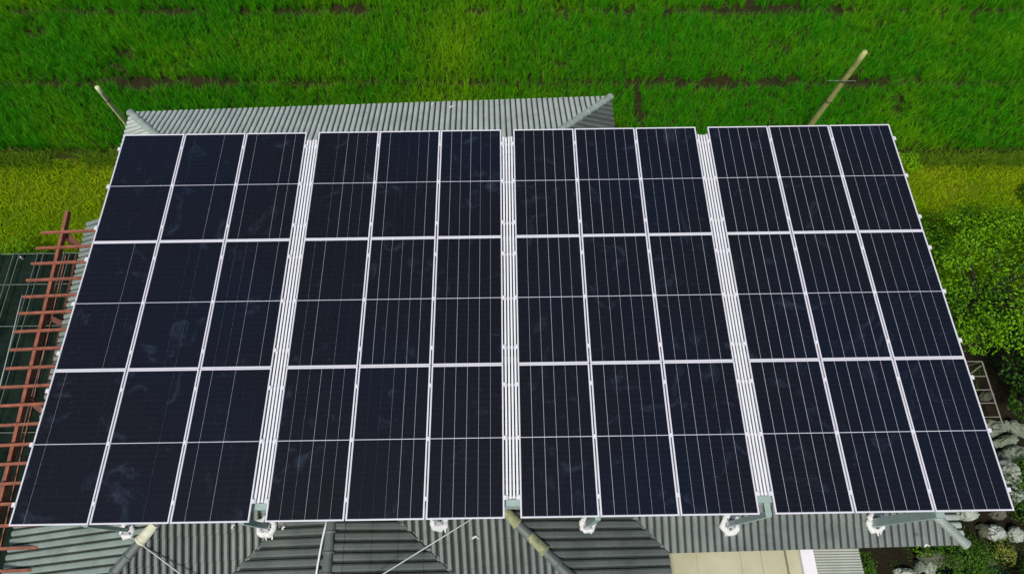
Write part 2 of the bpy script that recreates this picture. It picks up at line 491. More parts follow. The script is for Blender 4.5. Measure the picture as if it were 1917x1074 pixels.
house = thing('house', 'house with grey green ribbed hip roof standing beneath the solar array', 'house', (0, 0, 0))
PROF = [(0.0, 0.0), (0.10, 0.0), (0.15, 0.028), (0.30, 0.042), (0.68, 0.042), (0.83, 0.028), (0.88, 0.0), (1.0, 0.0)]
CL = 0.40
def make_slope(pl, sp, m, amax=99, label=None):
    nr = int(pl.len / sp)
    sp = pl.len / nr
    D = np.arange(0.0, 7.2, 0.02)
    deck = MB()
    strips = []
    for i in range(nr):
        cols = []
        for fr, hz in PROF:
            sx = (i + fr) * sp
            X = pl.a[0] + pl.d[0] * sx + pl.n[0] * D
            Y = pl.a[1] + pl.d[1] * sx + pl.n[1] * D
            pz = pl.z(X, Y)
            ok = np.abs(hfield(X, Y) - pz) < 1e-3
            if not ok.any():
                cols.append(None); continue
            idx = np.where(ok)[0]
            runs = np.split(idx, np.where(np.diff(idx) > 1)[0] + 1)
            r = max(runs, key=len)
            cols.append((sx, D[r[0]], D[r[-1]], hz))
        good = [c for c in cols if c]
        if len(good) < 2: continue
        if max(c[2] - c[1] for c in good) < 0.05: continue
        strips.append(good)
    o = link('roof_slope', None, house)
    for good in strips:
        d0 = min(c[1] for c in good); d1 = max(c[2] for c in good)
        k0 = int(d0 / CL); k1 = int(d1 / CL) + 1
        rows = []
        for k in range(k0, k1 + 1):
            rows += [(k * CL + 0.0, 0.011), ((k + 1) * CL - 0.004, 0.0)]
        V, F = [], []
        nc = len(good)
        rows = [(rows[0][0], -0.035)] + rows
        for ri, (d, dz) in enumerate(rows):
            for (sx, a, b, hz) in good:
                dd = min(max(d, a), b)
                X = pl.a[0] + pl.d[0] * sx + pl.n[0] * dd
                Y = pl.a[1] + pl.d[1] * sx + pl.n[1] * dd
                V.append((X, Y, pl.z(X, Y) + (hz if dz >= 0 else 0) + dz))
        FG = []
        for r in range(len(rows) - 1):
            for c in range(nc - 1):
                low = good[c][3] == 0 and good[c + 1][3] == 0
                (FG if low else F).append((r * nc + c, r * nc + c + 1, (r + 1) * nc + c + 1, (r + 1) * nc + c))
        s = MB(); s.add(V, F); s.f += FG; s.mi += [1] * len(FG)
        s.build('tile_row', [m, M_groove], o)
        # underlay
        a, b = good[0], good[-1]
        q = []
        for (sx, dd) in ((a[0], a[1]), (b[0], b[1]), (b[0], b[2]), (a[0], a[2])):
            X = pl.a[0] + pl.d[0] * sx + pl.n[0] * dd; Y = pl.a[1] + pl.d[1] * sx + pl.n[1] * dd
            q.append((X, Y, pl.z(X, Y) - 0.04))
        deck.add(q, [(0, 1, 2, 3)])
    o.data = None
    return o, deck
def slope(pl, sp, m):
    o, deck = make_slope(pl, sp, m)
    # the slope's own board under its tiles; an Empty cannot take a mesh later, so rebuild as a mesh object
    me = deck.mesh('roof_slope', M_deck)
    s = link('roof_slope_board', me, house)
    for c in list(o.children):
        c.parent = s
    bpy.data.objects.remove(o)
    s.name = 'roof_slope'
    return s
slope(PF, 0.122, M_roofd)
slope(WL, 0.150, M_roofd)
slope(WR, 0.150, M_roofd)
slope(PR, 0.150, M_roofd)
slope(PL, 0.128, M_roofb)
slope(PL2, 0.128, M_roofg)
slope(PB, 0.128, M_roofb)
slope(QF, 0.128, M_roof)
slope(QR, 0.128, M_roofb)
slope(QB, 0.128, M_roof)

def half_tile():
    mb = MB(); n = 8; L = 0.36
    for (y, r) in ((0, 0.094), (0.03, 0.098), (0.05, 0.086), (L, 0.074)):
        for k in range(n + 1):
            a = math.pi * k / n
            mb.v.append((math.cos(a) * r, y, math.sin(a) * r * 0.85))
    for r in range(3):
        for k in range(n):
            a = r * (n + 1) + k
            mb.f.append((a, a + n + 1, a + n + 2, a + 1)); mb.mi.append(0)
    mb.f.append(tuple(range(n + 1))); mb.mi.append(0)
    return mb.mesh('ridge_tile', M_ridge, False)
RT = half_tile()
RTD = RT.copy(); RTD.materials.clear(); RTD.materials.append(mat('ridge_tile_dark', (0.095, 0.115, 0.105), 0.5, nscale=3, namt=0.35))  # darker copy for the front hips, matching the shade painted into those slopes
RTM = RT.copy(); RTM.materials.clear(); RTM.materials.append(M_moss)
RTC = RT.copy(); RTC.materials.clear(); RTC.materials.append(M_mortar)
hips = {}
def hip(name, p, q, start, data, zoff=0.02, maxlen=9.0, dirv=None):
    """walk up the line where planes p and q meet and lay ridge tiles on it"""
    A = np.array([p.n * p.tan, q.n * q.tan])
    g = p.n * p.tan - q.n * q.tan
    d = np.array([-g[1], g[0]]); d /= np.linalg.norm(d)
    if d @ (p.n + q.n) < 0: d = -d
    if dirv is not None and d @ np.array(dirv) < 0: d = -d
    s = np.array(start, float); k = 0; res = []
    while k * 0.30 < maxlen:
        a = s + d * (k * 0.30); b = a + d * 0.3
        za, zb = p.z(*a), p.z(*b)
        if hfield(*(a + d * 0.15)) > p.z(*(a + d * 0.15)) + 0.03: break
        Y = Vector((d[0], d[1], (zb - za) / 0.3)).normalized()
        X = Y.cross(Vector((0, 0, 1))).normalized(); Z = X.cross(Y)
        Mx = Matrix((X, Y, Z)).transposed().to_4x4()
        Mx.translation = Vector((a[0], a[1], za + zoff + random.uniform(-.004, .004)))
        Mx = Mx @ Matrix.Rotation(random.uniform(-.03, .03), 4, 'Z')
        o = link('ridge_tile', data, house, M=Mx); res.append(o)
        # stop when the meeting line leaves both planes
        k += 1
        c = s + d * (k * 0.30)
        if abs(hfield(*c) - p.z(*c)) > 0.05: break
    hips[name] = res
    return res
hip('H1', PL2, PF, (-1.33, -3.1), RTD)
hip('H2', PF, PR, (9.95, -2.43), RTD)
hip('H3', QF, QR, (15.09, -0.37), RT)
hip('B1', PB, PL, (-1.84, 9.47), RT)
hip('B2', PR, PB, (9.75, 9.76), RT)
hip('W', WL, WR, (4.42, -4.6), RTD, dirv=(0, 1))
# mortar and moss patches on the hips where the photograph shows them
def nearest(u, v):
    best = None
    for hl in hips.values():
        for o in hl:
            c = np.array(o.location)
            e = AX @ (c - CAM); uu = 958.5 + 1154.94 * e[0] / e[2]; vv = 537 + 1154.94 * e[1] / e[2]
            d = math.hypot(uu - u, vv - v)
            if best is None or d < best[0]: best = (d, o)
    return best[1]
for (u, v, d, lb) in ((290, 1019, RTC, 'cream mortar patched ridge tile'), (1018, 1016, RTM, 'ridge tile crusted with yellow moss'), (968, 968, RTM, 'ridge tile crusted with yellow moss')):
    o = nearest(u, v); o.data = d; o['label'] = lb
    o.location.z += 0.02; o.scale = (1.06, 1.0, 1.06)
# gutter strips in the valleys
def valley(p, q, a, b):
    mb = MB()
    va = Vector((a[0], a[1], float(p.z(*a)) + 0.012)); vb = Vector((b[0], b[1], float(p.z(*b)) + 0.012))
    mb.bar(va, vb, 0.05, 0.01); mb.build('valley_strip', M_roof, house)
def cross(p, q, y):         # x where the planes meet at a given y
    g = p.n * p.tan - q.n * q.tan
    c = (p.z0 - p.tan * p.n @ p.a) - (q.z0 - q.tan * q.n @ q.a)
    return (-c - g[1] * y) / g[0]
for p, q_, y0, y1 in ((PF, WL, -2.6, 1.0), (PF, WR, -2.4, 1.0), (PR, QF, -0.40, 1.6)):
    valley(p, q_, (cross(p, q_, y0), y0), (cross(p, q_, y1), y1))
# walls
mb = MB(); mb.box(-0.9, 9.3, -2.0, 8.9, 0, 2.95); mb.build('wall', M_wall, house)
mb = MB(); mb.box(9.302, 14.5, 0.3, 6.7, 0, 2.95); mb.build('wall', M_wall, house)
# fascia boards
for p in (PF, PR, PB, PL, QF, QR):
    a, b = p.a.copy(), p.b.copy()
    if p is QF: a = a + p.d * 2.95
    mb = MB(); mb.bar((a[0] + p.n[0] * .05, a[1] + p.n[1] * .05, EZ - 0.10), (b[0] + p.n[0] * .05, b[1] + p.n[1] * .05, EZ - 0.10), 0.03, 0.12)
    mb.build('fascia', M_wall, house)

# cable scraps and chipped paint lying on the roof
def scrap(u, v, z, lab, l=0.09):
    c = px(u, v, z); mb = MB()
    a = random.uniform(-.6, .6)
    mb.bar((-l / 2, 0, 0.02), (l * .2, .02, 0.03), 0.03, 0.012); mb.bar((l * .15, .015, 0.03), (l / 2, -.02 + a * .02, 0.03), 0.02, 0.012)
    o = mb.build('scrap', M_scrap); o.location = c; o.rotation_euler.z = a + 0.5
    tag(o, lab, 'scrap', 'white scraps lying on the roofs')
def roofz(u, v):
    z = 3.4
    for _ in range(8):
        c = pix(u, v, z); h = float(hfield(c[0], c[1]))
        if h < 0: break
        z = h + 0.04
    return z
for (u, v, lab, l) in ((846, 202, 'white twisted scrap on the light grey far roof edge', .14), (810, 197, 'tiny white fleck left of the scrap on the far roof', .06),
                       (890, 1006, 'small white scrap on dark roof left of the mossy hip tile', .11), (438, 985, 'tiny white fleck on the ribs between two post collars', .07),
                       (532, 988, 'small pale chip right of the second post collar', .06), (1733, 1021, 'white chip at the eave above the mossy rock', .08)):
    scrap(u, v, roofz(u, v), lab, l)

# ------------------------------------------------------------------ solar array
ZP, TL = 5.2, R(1.2)
RM = Matrix.Translation((0, 0, ZP)) @ Matrix.Rotation(TL, 4, 'X')
PW, PLN, CG, RG = 1.134, 2.290, 0.020, 0.008
GX = [i * 3.6714 for i in range(4)]
RY = [j * 2.298 for j in range(3)]
def panel_meshes():
    lip, th = 0.018, 0.035
    f = MB()
    f.box(0, PW, 0, lip, -th, 0); f.box(0, PW, PLN - lip, PLN, -th, 0)
    f.box(0, lip, lip, PLN - lip, -th, 0); f.box(PW - lip, PW, lip, PLN - lip, -th, 0)
    fm = f.mesh('frame', M_alu)
    b = MB(); b.box(lip + .0005, PW - lip - .0005, lip + .0005, PLN - lip - .0005, -0.010, -0.0045)
    bm = b.mesh('backsheet', M_back)
    mar, gap, mid = 0.005, 0.0052, 0.0095
    cw = (PW - 2 * (lip + mar) - 5 * gap) / 6
    ch = (PLN - 2 * (lip + mar) - mid) / 2
    c = MB(); e = 0.004
    c.add([(e, 0, 0), (cw - e, 0, 0), (cw, e, 0), (cw, ch - e, 0), (cw - e, ch, 0), (e, ch, 0), (0, ch - e, 0), (0, e, 0)], [tuple(range(8))])
    c.add([(0, 0, -.0015), (cw, 0, -.0015), (cw, ch, -.0015), (0, ch, -.0015)], [(0, 3, 2, 1)])
    cm = c.mesh('cell_strip', M_cell)
    pos = [(lip + mar + k * (cw + gap), lip + mar + r * (ch + mid), -0.0025) for r in range(2) for k in range(6)]
    return fm, bm, cm, pos, cw
FM, BM, CM, POS, CW0 = panel_meshes()
rown = ['near row', 'middle row', 'far row']
coln = ['left', 'centre', 'right']
grpn = ['leftmost block', 'second block from the left', 'third block from the left', 'rightmost block']
def make_panel():
    root = thing('solar_panel', '', 'solar panel', group='black solar panels of the rooftop array')
    link('frame', FM, root); link('backsheet', BM, root)
    for p in POS: link('cell_strip', CM, root, loc=p)
    return root
GAPS = [[.0008, .0013, .0018, .0032], [.0010, .0018, .0024, .0034], [.0020, .0026, .0032, .0038], [.0036, .0040, .0046]]
def vary_gaps(o, g):
    # the ribbons between the cell strips are not equally wide
    ks = sorted([c for c in o.children if c.name.startswith('cell_strip')], key=lambda c: (round(c.location.y, 2), c.location.x))
    gs = [random.choice(GAPS[g]) for _ in range(5)]
    tot = PW - 2 * 0.023
    cw = (tot - sum(gs)) / 6
    x = 0.023; xs = []
    for k in range(6):
        xs.append(x); x += cw + (gs[k] if k < 5 else 0)
    for i, c in enumerate(ks):
        c.location.x = xs[i % 6]; c.scale.x = cw / CW0
proto = make_panel()
def copy_tree(o, parent=None):
    c = o.copy(); sc.collection.objects.link(c); c.parent = parent
    for ch in o.children: copy_tree(ch, c)
    return c
first = True
todo = []
for g in range(4):
    for j in range(3):
        for c in range(3): todo.append((g, j, c))
for i, (g, j, c) in enumerate(todo):
    o = proto if i == 0 else copy_tree(proto)
    jit = Matrix.Rotation(random.uniform(-.0012, .0012), 4, 'X') @ Matrix.Rotation(random.uniform(-.002, .002), 4, 'Y')
    o.matrix_world = RM @ Matrix.Translation((GX[g] + c * (PW + CG), RY[j], random.uniform(-.0015, .0015))) @ jit
    vary_gaps(o, g)
    o['label'] = 'black solar panel in the %s, %s column of the %s' % (rown[j], coln[c], grpn[g])

# mounting rack
rack = thing('mounting_rack', 'steel and aluminium rack on posts carrying the solar panels above the roof', 'rack')
def rk(mb, name, m, smooth=False):
    o = mb.build(name, m, rack, smooth); o.matrix_world = RM.copy(); return o
XE = GX[3] + 3 * PW + 2 * CG
rails = []
for j in range(3):
    for fr in (0.125, 0.5, 0.86):
        yy = RY[j] + fr * PLN; rails.append(yy)
        mb = MB(); mb.box(-0.05, XE + 0.05, yy - .02, yy + .02, -0.083, -0.037); rk(mb, 'rail', M_rail)
for yy in (0.215, 2.4, 4.6, 6.45):
    mb = MB(); mb.box(-0.02, XE + 0.02, yy - .045, yy + .045, -0.205, -0.087); rk(mb, 'beam', M_steel)
cm = MB(); cm.box(-.006, .006, -.03, .03, -.036, .003); cm.box(-.017, .017, -.03, .03, .003, .007); CLM = cm.mesh('clamp', M_alu)
em = MB(); em.box(-.05, -.006, -.03, .03, -.037, -.004); em.box(-.03, .012, -.03, .03, .002, .008); ECM = em.mesh('end_clamp', M_alu)
for yy in rails:
    for g in range(4):
        for c in (1, 2):
            link('clamp', CLM, rack, M=RM @ Matrix.Translation((GX[g] + c * (PW + CG) - CG / 2, yy, 0)))
        link('end_clamp', ECM, rack, M=RM @ Matrix.Translation((GX[g], yy, 0)))
        link('end_clamp', ECM, rack, M=RM @ Matrix.Translation((GX[g] + 3 * PW + 2 * CG, yy, 0)) @ Matrix.Rotation(math.pi, 4, 'Z'))
# posts through the roof, each with a ragged white sealant collar
def collar(c, seed, r0):
    mb = MB(); n, m_ = 30, 8
    op = random.uniform(1.0, 2.0)
    for i in range(n):
        a = 2 * math.pi * i / n
        lump = 1 + 0.30 * noise.noise(Vector((math.cos(a) * 1.6, math.sin(a) * 1.6, seed))) + 0.16 * noise.noise(Vector((math.cos(a) * 5, math.sin(a) * 5, seed + 4)))
        rt = 0.056 * (1 + 0.55 * noise.noise(Vector((math.cos(a) * 3, math.sin(a) * 3, seed + 9))))
        for k in range(m_):
            b = 2 * math.pi * k / m_
            rr = r0 * lump + rt * math.cos(b)
            mb.v.append((rr * math.cos(a), rr * math.sin(a), 0.03 + rt * 0.8 * math.sin(b) - (0.33 * rr * math.sin(-a)) * 0 + 0.33 * rr * math.sin(a)))
    for i in range(n):
        for k in range(m_):
            mb.f.append((i * m_ + k, ((i + 1) % n) * m_ + k, ((i + 1) % n) * m_ + (k + 1) % m_, i * m_ + (k + 1) % m_)); mb.mi.append(0)
    # dribbles down the slope
    for _ in range(5):
        x = random.uniform(-r0, r0); l = random.uniform(.03, .10)
        mb.tube([(x, -r0 * .8, 0.03 - r0 * .27), (x + random.uniform(-.02, .02), -r0 - l, 0.02 - 0.33 * (r0 + l))], [0.022, 0.010], 6)
    return mb
for i, (u, v, r0) in enumerate(((241, 992, .085), (499, 985, .125), (822, 974, .11), (1099, 982, .09), (1366, 980, .12), (1637, 978, .12))):
    z = roofz(u, v); c = px(u, v, z)
    ztop = ZP + math.sin(TL) * c.y - 0.21
    mb = MB(); hw = (.028, .04, .035, .04, .04, .065)[i]; mb.box(-hw, hw, -hw, hw, -0.1, ztop - z)
    o = mb.build('post', M_steel, rack); o.location = c
    mb = MB(); mb.box(-.075, .075, -.075, .075, 0.055, 0.067)
    for bx in (-.058, .058):
        for by in (-.058, .058): mb.tube([(bx, by, .0671), (bx, by, .092)], 0.012, 6)
    o = mb.build('flange', M_rail, rack); o.location = c
    mb = MB(); mb.box(-.045, .045, -.02, .25, ztop - z + .001, ztop - z + .012)
    o = mb.build('bracket', M_steel, rack); o.location = c
    o = collar(c, i * 3.7, r0).build('sealant_collar', M_foam, rack, True); o.location = c
# slanting struts of the front truss, seen through the gaps
for g in range(3):
    xg = GX[g] + 3 * PW + 2 * CG
    for s_ in (0, 1):
        mb = MB()
        if s_ == 0: mb.bar((xg - 0.35, 0.20, -0.30), (xg + 0.55, 0.30, -0.24), 0.06, 0.05)
        else: mb.bar((xg - .1, .20, -.65), (xg + .30, .16, -.24), 0.045, 0.045)
        rk(mb, 'strut', M_steel)

# slatted white walkways in the three gaps
wl = ['left gap', 'middle gap', 'right gap']
for g in range(3):
    x0 = GX[g] + 3 * PW + 2 * CG; gp = GX[g + 1] - x0
    root = thing('walkway', 'long white slatted walkway in the %s between panel blocks' % wl[g], 'walkway', group='white slatted walkways between the panel blocks')
    root.matrix_world = RM @ Matrix.Translation((x0, 0.27, -0.012))
    L = 6.45
    sm = MB(); sm.box(0, 0.030, 0, L, -0.03, 0); SM = sm.mesh('slat', M_white)
    for k in range(4):
        link('slat', SM, root, loc=(0.024 + k * 0.0515, random.uniform(-.01, .01), 0))
    for yy in rails:
        b_ = MB(); b_.box(0.012, gp - 0.012, yy - 0.27 - .010, yy - .27 + .010, -0.050, -0.034); b_.build('cross_bar', M_rail, root)

# ------------------------------------------------------------------ stay wires and cable
def wire(pts, r, m, name, label, cat):
    mb = MB(); mb.tube(pts, r, 6)
    return tag(mb.build(name, m, None, True), label, cat)
a = px(246, 1004, roofz(246, 1004) + .06); b = px(345, 1079, 3.95)
wire([a, (a + b) / 2 + Vector((0, 0, -.01)), b + (b - a) * 1.2], 0.011, M_wire, 'stay_wire', 'thin grey stay wire running from the leftmost post collar down right', 'wire')
a = px(890, 966, 5.0); b = px(716, 1074, 4.35)
wire([a, (a + b) / 2 + Vector((0, 0, -.02)), b + (b - a) * 1.0], 0.010, M_wire, 'stay_wire', 'thin grey stay wire slanting across the dark roof valley at centre', 'wire')
pts = []
for (u, v) in ((612, 972), (608, 990), (603, 1012), (599, 1034), (595, 1056), (592, 1076), (590, 1110)):
    pts.append(px(u, v, roofz(u, v) + 0.05))
wire(pts, 0.017, M_white, 'cable', 'white cable lying down the tiles beside the small ridge', 'cable')

# ------------------------------------------------------------------ lower roofs by the front right eave
ter = thing('terrace', 'cream tiled flat terrace roof with a cream and white parapet', 'terrace')
mb = MB(); mb.box(9.98, 12.15, -6, -0.30, 2.30, 2.40); mb.build('slab', M_wall, ter)
xs = [10.0, 10.545, 11.34, 11.715, 12.145]
for i in range(4):
    y1 = -0.31
    while y1 > -3.6:
        y0 = y1 - (1.15 if i % 2 else 1.3)
        mb = MB(); mb.box(xs[i] + .004, xs[i + 1] - .004, y0 + .006, y1, 2.401, 2.418); mb.build('floor_tile', M_cream, ter)
        y1 = y0
mb = MB(); mb.box(12.152, 12.365, -6, -0.32, 2.30, 2.50); mb.build('kerb', M_cream, ter)
mb = MB(); mb.box(12.367, 12.60, -6, -0.34, 2.30, 2.60); mb.build('parapet', M_white, ter)
mb = MB(); mb.box(12.2, 12.5, -5.8, -0.5, 0.0, 2.298); mb.build('wall', M_wall, ter)
lean = thing('lean_to_roof', 'small pale corrugated roof beside the white parapet', 'roof')
NR = 76
mb = MB()
nxs = 2
for i in range(NR * 6 + 1):
    yy = -0.30 - i * 0.0075
    hz = 0.5 * math.cos(i / 6 * 2 * math.pi) * 0.014
    for x in (12.64, 13.52): mb.v.append((x, yy, 2.45 + hz - (x - 12.6) * 0.05))
for i in range(NR * 6):
    mb.f.append((2 * i, 2 * i + 1, 2 * i + 3, 2 * i + 2)); mb.mi.append(0)
mb.build('corrugated_sheet', mat('pale_sheet', (0.36, 0.38, 0.32), 0.55, nscale=2, namt=0.25), lean)
for yy in (-0.6, -3.2):
    mb = MB(); mb.box(13.35, 13.41, yy - .03, yy + .03, 0, 2.39); mb.build('post', M_steel, lean)
mb = MB(); mb.box(13.34, 13.42, -3.6, -0.4, 2.391, 2.398); mb.build('beam', M_steel, lean)

# ------------------------------------------------------------------ red steel frame left
fr = thing('steel_frame', 'unfinished red oxide steel roof frame of evenly spaced purlins left of the house', 'steel frame')
def lx(y): return -2.42 - 0.060 * (y - 0)        # main beam line
def beamp(y, dx, z): return Vector((lx(y) + dx, y, z))
a = px(128, 397, 3.10); b = px(2, 943, 3.10); dv = (a - b).normalized()
mb = MB(); mb.bar(b - dv * 3.2, a, 0.065, 0.11)
mb.build('main_beam', M_rust, fr)
side = Vector((1, 0.03, 0))
for (off, z, m, wd) in ((-0.10, 2.75, M_rust, 0.02), (0.14, 2.78, M_rustd, 0.05), (0.30, 2.55, M_rust, 0.025), (0.46, 2.55, M_rust, 0.025)):
    p0 = b - dv * 3.2 + side * off; p1 = a - dv * 0.9 + side * off
    p0.z = p1.z = z
    mb = MB(); mb.bar(p0, p1, wd, 0.04); mb.build('side_rail', m, fr)
vs = [436, 465, 494, 525, 556, 587, 621, 655, 690, 725, 760, 797, 835, 871, 908, 946, 986, 1029, 1071, 1115]
for i, v in enumerate(vs):
    ul = np.interp(v, [436, 525, 587, 690, 1100], [77, 50, 35, 10, -88])
    ur = np.interp(v, [431, 548, 708, 905, 1100], [185, 150, 102, 40, 50]) + (0 if v < 1000 else 8)
    if v > 960: ur = 66
    A = px(ul, v, 3.16); B = px(ur + 6, v - 5, 3.24)
    mb = MB(); mb.bar(A, B, 0.047, 0.05); mb.build('purlin', M_rust, fr)
for (u0, v0, u1, v1) in ((122, 437, 170, 478), (84, 590, 132, 614), (52, 745, 92, 778)):
    mb = MB(); mb.bar(px(u0, v0, 3.0), px(u1, v1, 2.85), 0.10, 0.10); mb.build('brace', M_rustd, fr)
for v in (440, 940):
    c = px(np.interp(v, [397, 943], [128, 2]), v, 3.0)
    mb = MB(); mb.box(-.04, .04, -.04, .04, -3.0, 0.0); o = mb.build('post', M_rustd, fr); o.location = c
pts = [px(np.interp(v, [436, 525, 587, 690, 1100], [77, 50, 35, 10, -88]) - 1, v - 4, 3.19) for v in vs[4:15]]
wire(pts, 0.009, M_wire, 'edge_wire', 'thin pale wire linking the left ends of the red purlins', 'wire')

# ------------------------------------------------------------------ shade net
net = thing('shade_net', 'dark green shade net stretched flat beside the red steel frame', 'shade net')
ZN = 2.2
X1 = -1.65
edges = [-11.0, -9.2, -7.6, -6.3, -5.3, -4.75, -4.2, -3.75, -3.2, -2.6, X1]
for i in range(len(edges) - 1):
    x0, x1 = edges[i], edges[i + 1]
    nx, ny = 6, 60
    mb = MB()
    for j in range(ny + 1):
        for k in range(nx + 1):
            x = x0 + (x1 - x0) * k / nx; y = -4.5 + 10.6 * j / ny
            sag = -0.05 * math.sin(math.pi * k / nx) - 0.03 * abs(math.sin(y * 1.5))
            yy = y; 
            mb.v.append((x - 0.055 * y + 0.0, yy, ZN + sag + 0.03 * nz(x, y, 1.7) + 0.012 * nz(x, y, 6)))
    for j in range(ny):
        for k in range(nx):
            q0 = j * (nx + 1) + k
            mb.f.append((q0, q0 + 1, q0 + nx + 2, q0 + nx + 1)); mb.mi.append(0)
    mb.build('net_strip', M_net, net, True)
    for dx, mm in ((0.0, M_wired), (0.13, M_wired)):
        q = MB(); q.tube([(x0 + dx - 0.055 * y, y, ZN + 0.05) for y in (-4.5, 0.8, 6.1)], 0.008, 5); q.build('cord', mm, net)
for yy in (6.08, 5.3, 4.3, 2.0, -0.6):
    q = MB(); q.tube([(-11 - 0.055 * yy, yy, ZN + 0.03), (X1 - 0.055 * yy, yy, ZN + 0.03)], 0.008, 5); q.build('cord', M_wired, net)
for (x, y) in ((-10.8, 6.0), (-7.2, 6.0), (-3.6, 6.0), (-2.1, 6.0), (-7.2, 0), (-10.8, 0), (-3.6, -4.3)):
    q = MB(); q.tube([(x - .055 * y, y, 0), (x - .055 * y, y, ZN + .03)], 0.025, 8); q.build('post', M_wire, net)

# ------------------------------------------------------------------ poles in the field
def pole(base, top, r, label, joint, m):
    root = thing('pole', label, 'pole', base, 'pale poles standing at the field edge')
    d = Vector(top) - Vector(base); mb = MB()
    n = 12
    pts = [d * (i / n) + Vector((0.005 * math.sin(i * 1.3), 0, 0)) for i in range(n + 1)]
    mb.tube(pts, [r * (1.15 - 0.3 * i / n) for i in range(n + 1)], 12); mb.build('shaft', m, root, True)
    for i in joint:
        p = d * i; q = MB(); q.tube([p, p + d.normalized() * 0.03], r * 1.12, 12); q.build('band', M_bark if i < .9 else M_mortar, root, True)
    return root
pt = px(1620, 97, 3.9); bs = px(1497, 262, 0.0)
pole(bs, pt, 0.072, 'taller yellowish pole rising behind the rightmost panel block', (0.72, 0.5), M_pole)
pt = px(182, 164, 3.2); bs = px(262, 262, 0.0)
pole(bs, pt, 0.066, 'shorter pale pole at the left end of the far roof', (0.8,), mat('pale_pole', (0.55, 0.57, 0.28), 0.6, nscale=8, namt=0.2))
# small cross stick on the right pole
mb = MB(); c = px(1575, 152, 2.9); mb.tube([c + Vector((-.35, 0.02, 0)), c + Vector((.35, -.02, .02))], 0.007, 6)
tag(mb.build('cross_stick', M_wired), 'short thin stick tied across the taller pole', 'stick')

# ------------------------------------------------------------------ plants
def bush(name, label, cat, c, rx, ry, h, nclump, nleaf, leaf, m, zc=None, trunk=0.0, group=None, crad=0.42, cb=0.35):
    """clumped crown over a stem with limbs; clumps sit on the crown's outside"""
    root = thing(name, label, cat, (c[0], c[1], 0), group)
    C, Nn, tt = [], [], []
    tips = []
    for i in range(nclump):
        a = i * 2.399963 + random.uniform(-.3, .3)
        el = math.asin(min(1, max(-0.25, 1 - 1.25 * (i + .5) / nclump)))
        rr = random.uniform(0.72, 1.0) * (1 + 0.12 * noise.noise(Vector((math.cos(a) * 2, math.sin(a) * 2, c[0]))))
        p = np.array([math.cos(a) * math.cos(el) * rx * rr, math.sin(a) * math.cos(el) * ry * rr, trunk + (h - trunk) * (0.42 + 0.55 * math.sin(el) * rr)])
        tips.append(p)
        cr = crad * random.uniform(0.7, 1.25)
        g = rng.normal(size=(nleaf, 3)); g /= np.linalg.norm(g, axis=1, keepdims=True)
        rad = cr * rng.uniform(0.35, 1.0, nleaf) ** 0.5
        q = p + g * rad[:, None] * np.array([1, 1, 0.75])
        C.append(q)
        up = np.array([0, 0, 0.9]) + g * 0.9 + rng.normal(0, 0.45, (nleaf, 3))
        Nn.append(up)
        base = cb + random.uniform(-.26, .26)
        tt.append(np.clip(base + 0.35 * g[:, 2] * 0 + rng.normal(0, .28, nleaf), 0, 1))
    C = np.concatenate(C); Nn = np.concatenate(Nn); tt = np.concatenate(tt)
    link('crown', leaf_mesh('crown', C, Nn, leaf, m, tt), root)
    mb = MB(); s = max(rx, ry)
    if trunk > 0.05:
        mb.tube([(0, 0, 0), (0.03, 0.02, trunk * .6), (0, 0, trunk + (h - trunk) * .5)], [0.05 * s, 0.042 * s, 0.02 * s], 9)
        mb.build('trunk', M_bark, root, True)
    lb = MB()
    for p in tips[::max(1, len(tips) // 14)]:
        st = Vector((0, 0, max(0.02, trunk * 0.8))); e = Vector(p)
        mid = st.lerp(e, .5) + Vector((random.uniform(-.1, .1), random.uniform(-.1, .1), -.05))
        lb.tube([st, mid, e], [0.02 * s, 0.014 * s, 0.006], 6)
    lb.build('limb', M_bark, root, True)
    return root
bush('bush_tree', 'big dense bright green tree right of the rightmost panel block', 'tree', (18.6, 5.2), 2.6, 1.75, 3.1, 78, 420, 0.068, M_leaf, trunk=1.2, crad=0.42, cb=0.42)
bush('small_tree', 'dark green leafy tree beside the ladder frame', 'tree', (19.45, 2.95), 0.85, 0.9, 2.0, 26, 230, 0.08, M_leafd, trunk=0.6, crad=0.34)
bush('shrub', 'mid green shrub growing between big tree and panel edge', 'shrub', (16.9, 4.4), 0.7, 0.7, 1.2, 16, 200, 0.07, M_leafd, trunk=0.1, crad=0.3, cb=.5)
bush('shrub', 'low dark shrub below the pale boulders at the right picture edge', 'shrub', (18.6, 0.75), 0.42, 0.75, 0.7, 16, 180, 0.06, M_leafd, trunk=0.05, crad=0.25, cb=.7)
bush('shrub', 'bright green shrub under the front right eave', 'shrub', (14.25, -0.75), 0.45, 0.32, 0.9, 14, 150, 0.06, M_leafd, trunk=0.1, crad=0.22, cb=.9)
bush('shrub', 'grassy green shrub below the roof corner beside white rock', 'shrub', (16.75, -0.55), 0.5, 0.5, 0.7, 16, 190, 0.055, M_leafd, trunk=0.05, crad=0.26, cb=.9)
bush('shrub', 'narrow green plant at the right eave below the panel corner', 'shrub', (16.0, -0.05), 0.22, 0.4, 0.8, 9, 140, 0.055, M_leaf, trunk=0.05, crad=0.2, cb=.3)
bush('shrub', 'small yellow leaved plant between the two white rocks', 'shrub', (17.75, -0.42), 0.17, 0.17, 0.35, 7, 70, 0.05, M_leafy, trunk=0.03, crad=0.13)
bush('shrub', 'dark ground shrub in the bottom right picture corner', 'shrub', (18.1, -1.1), 0.5, 0.4, 0.45, 12, 160, 0.05, M_leafd, trunk=0.03, crad=0.22, cb=.2)
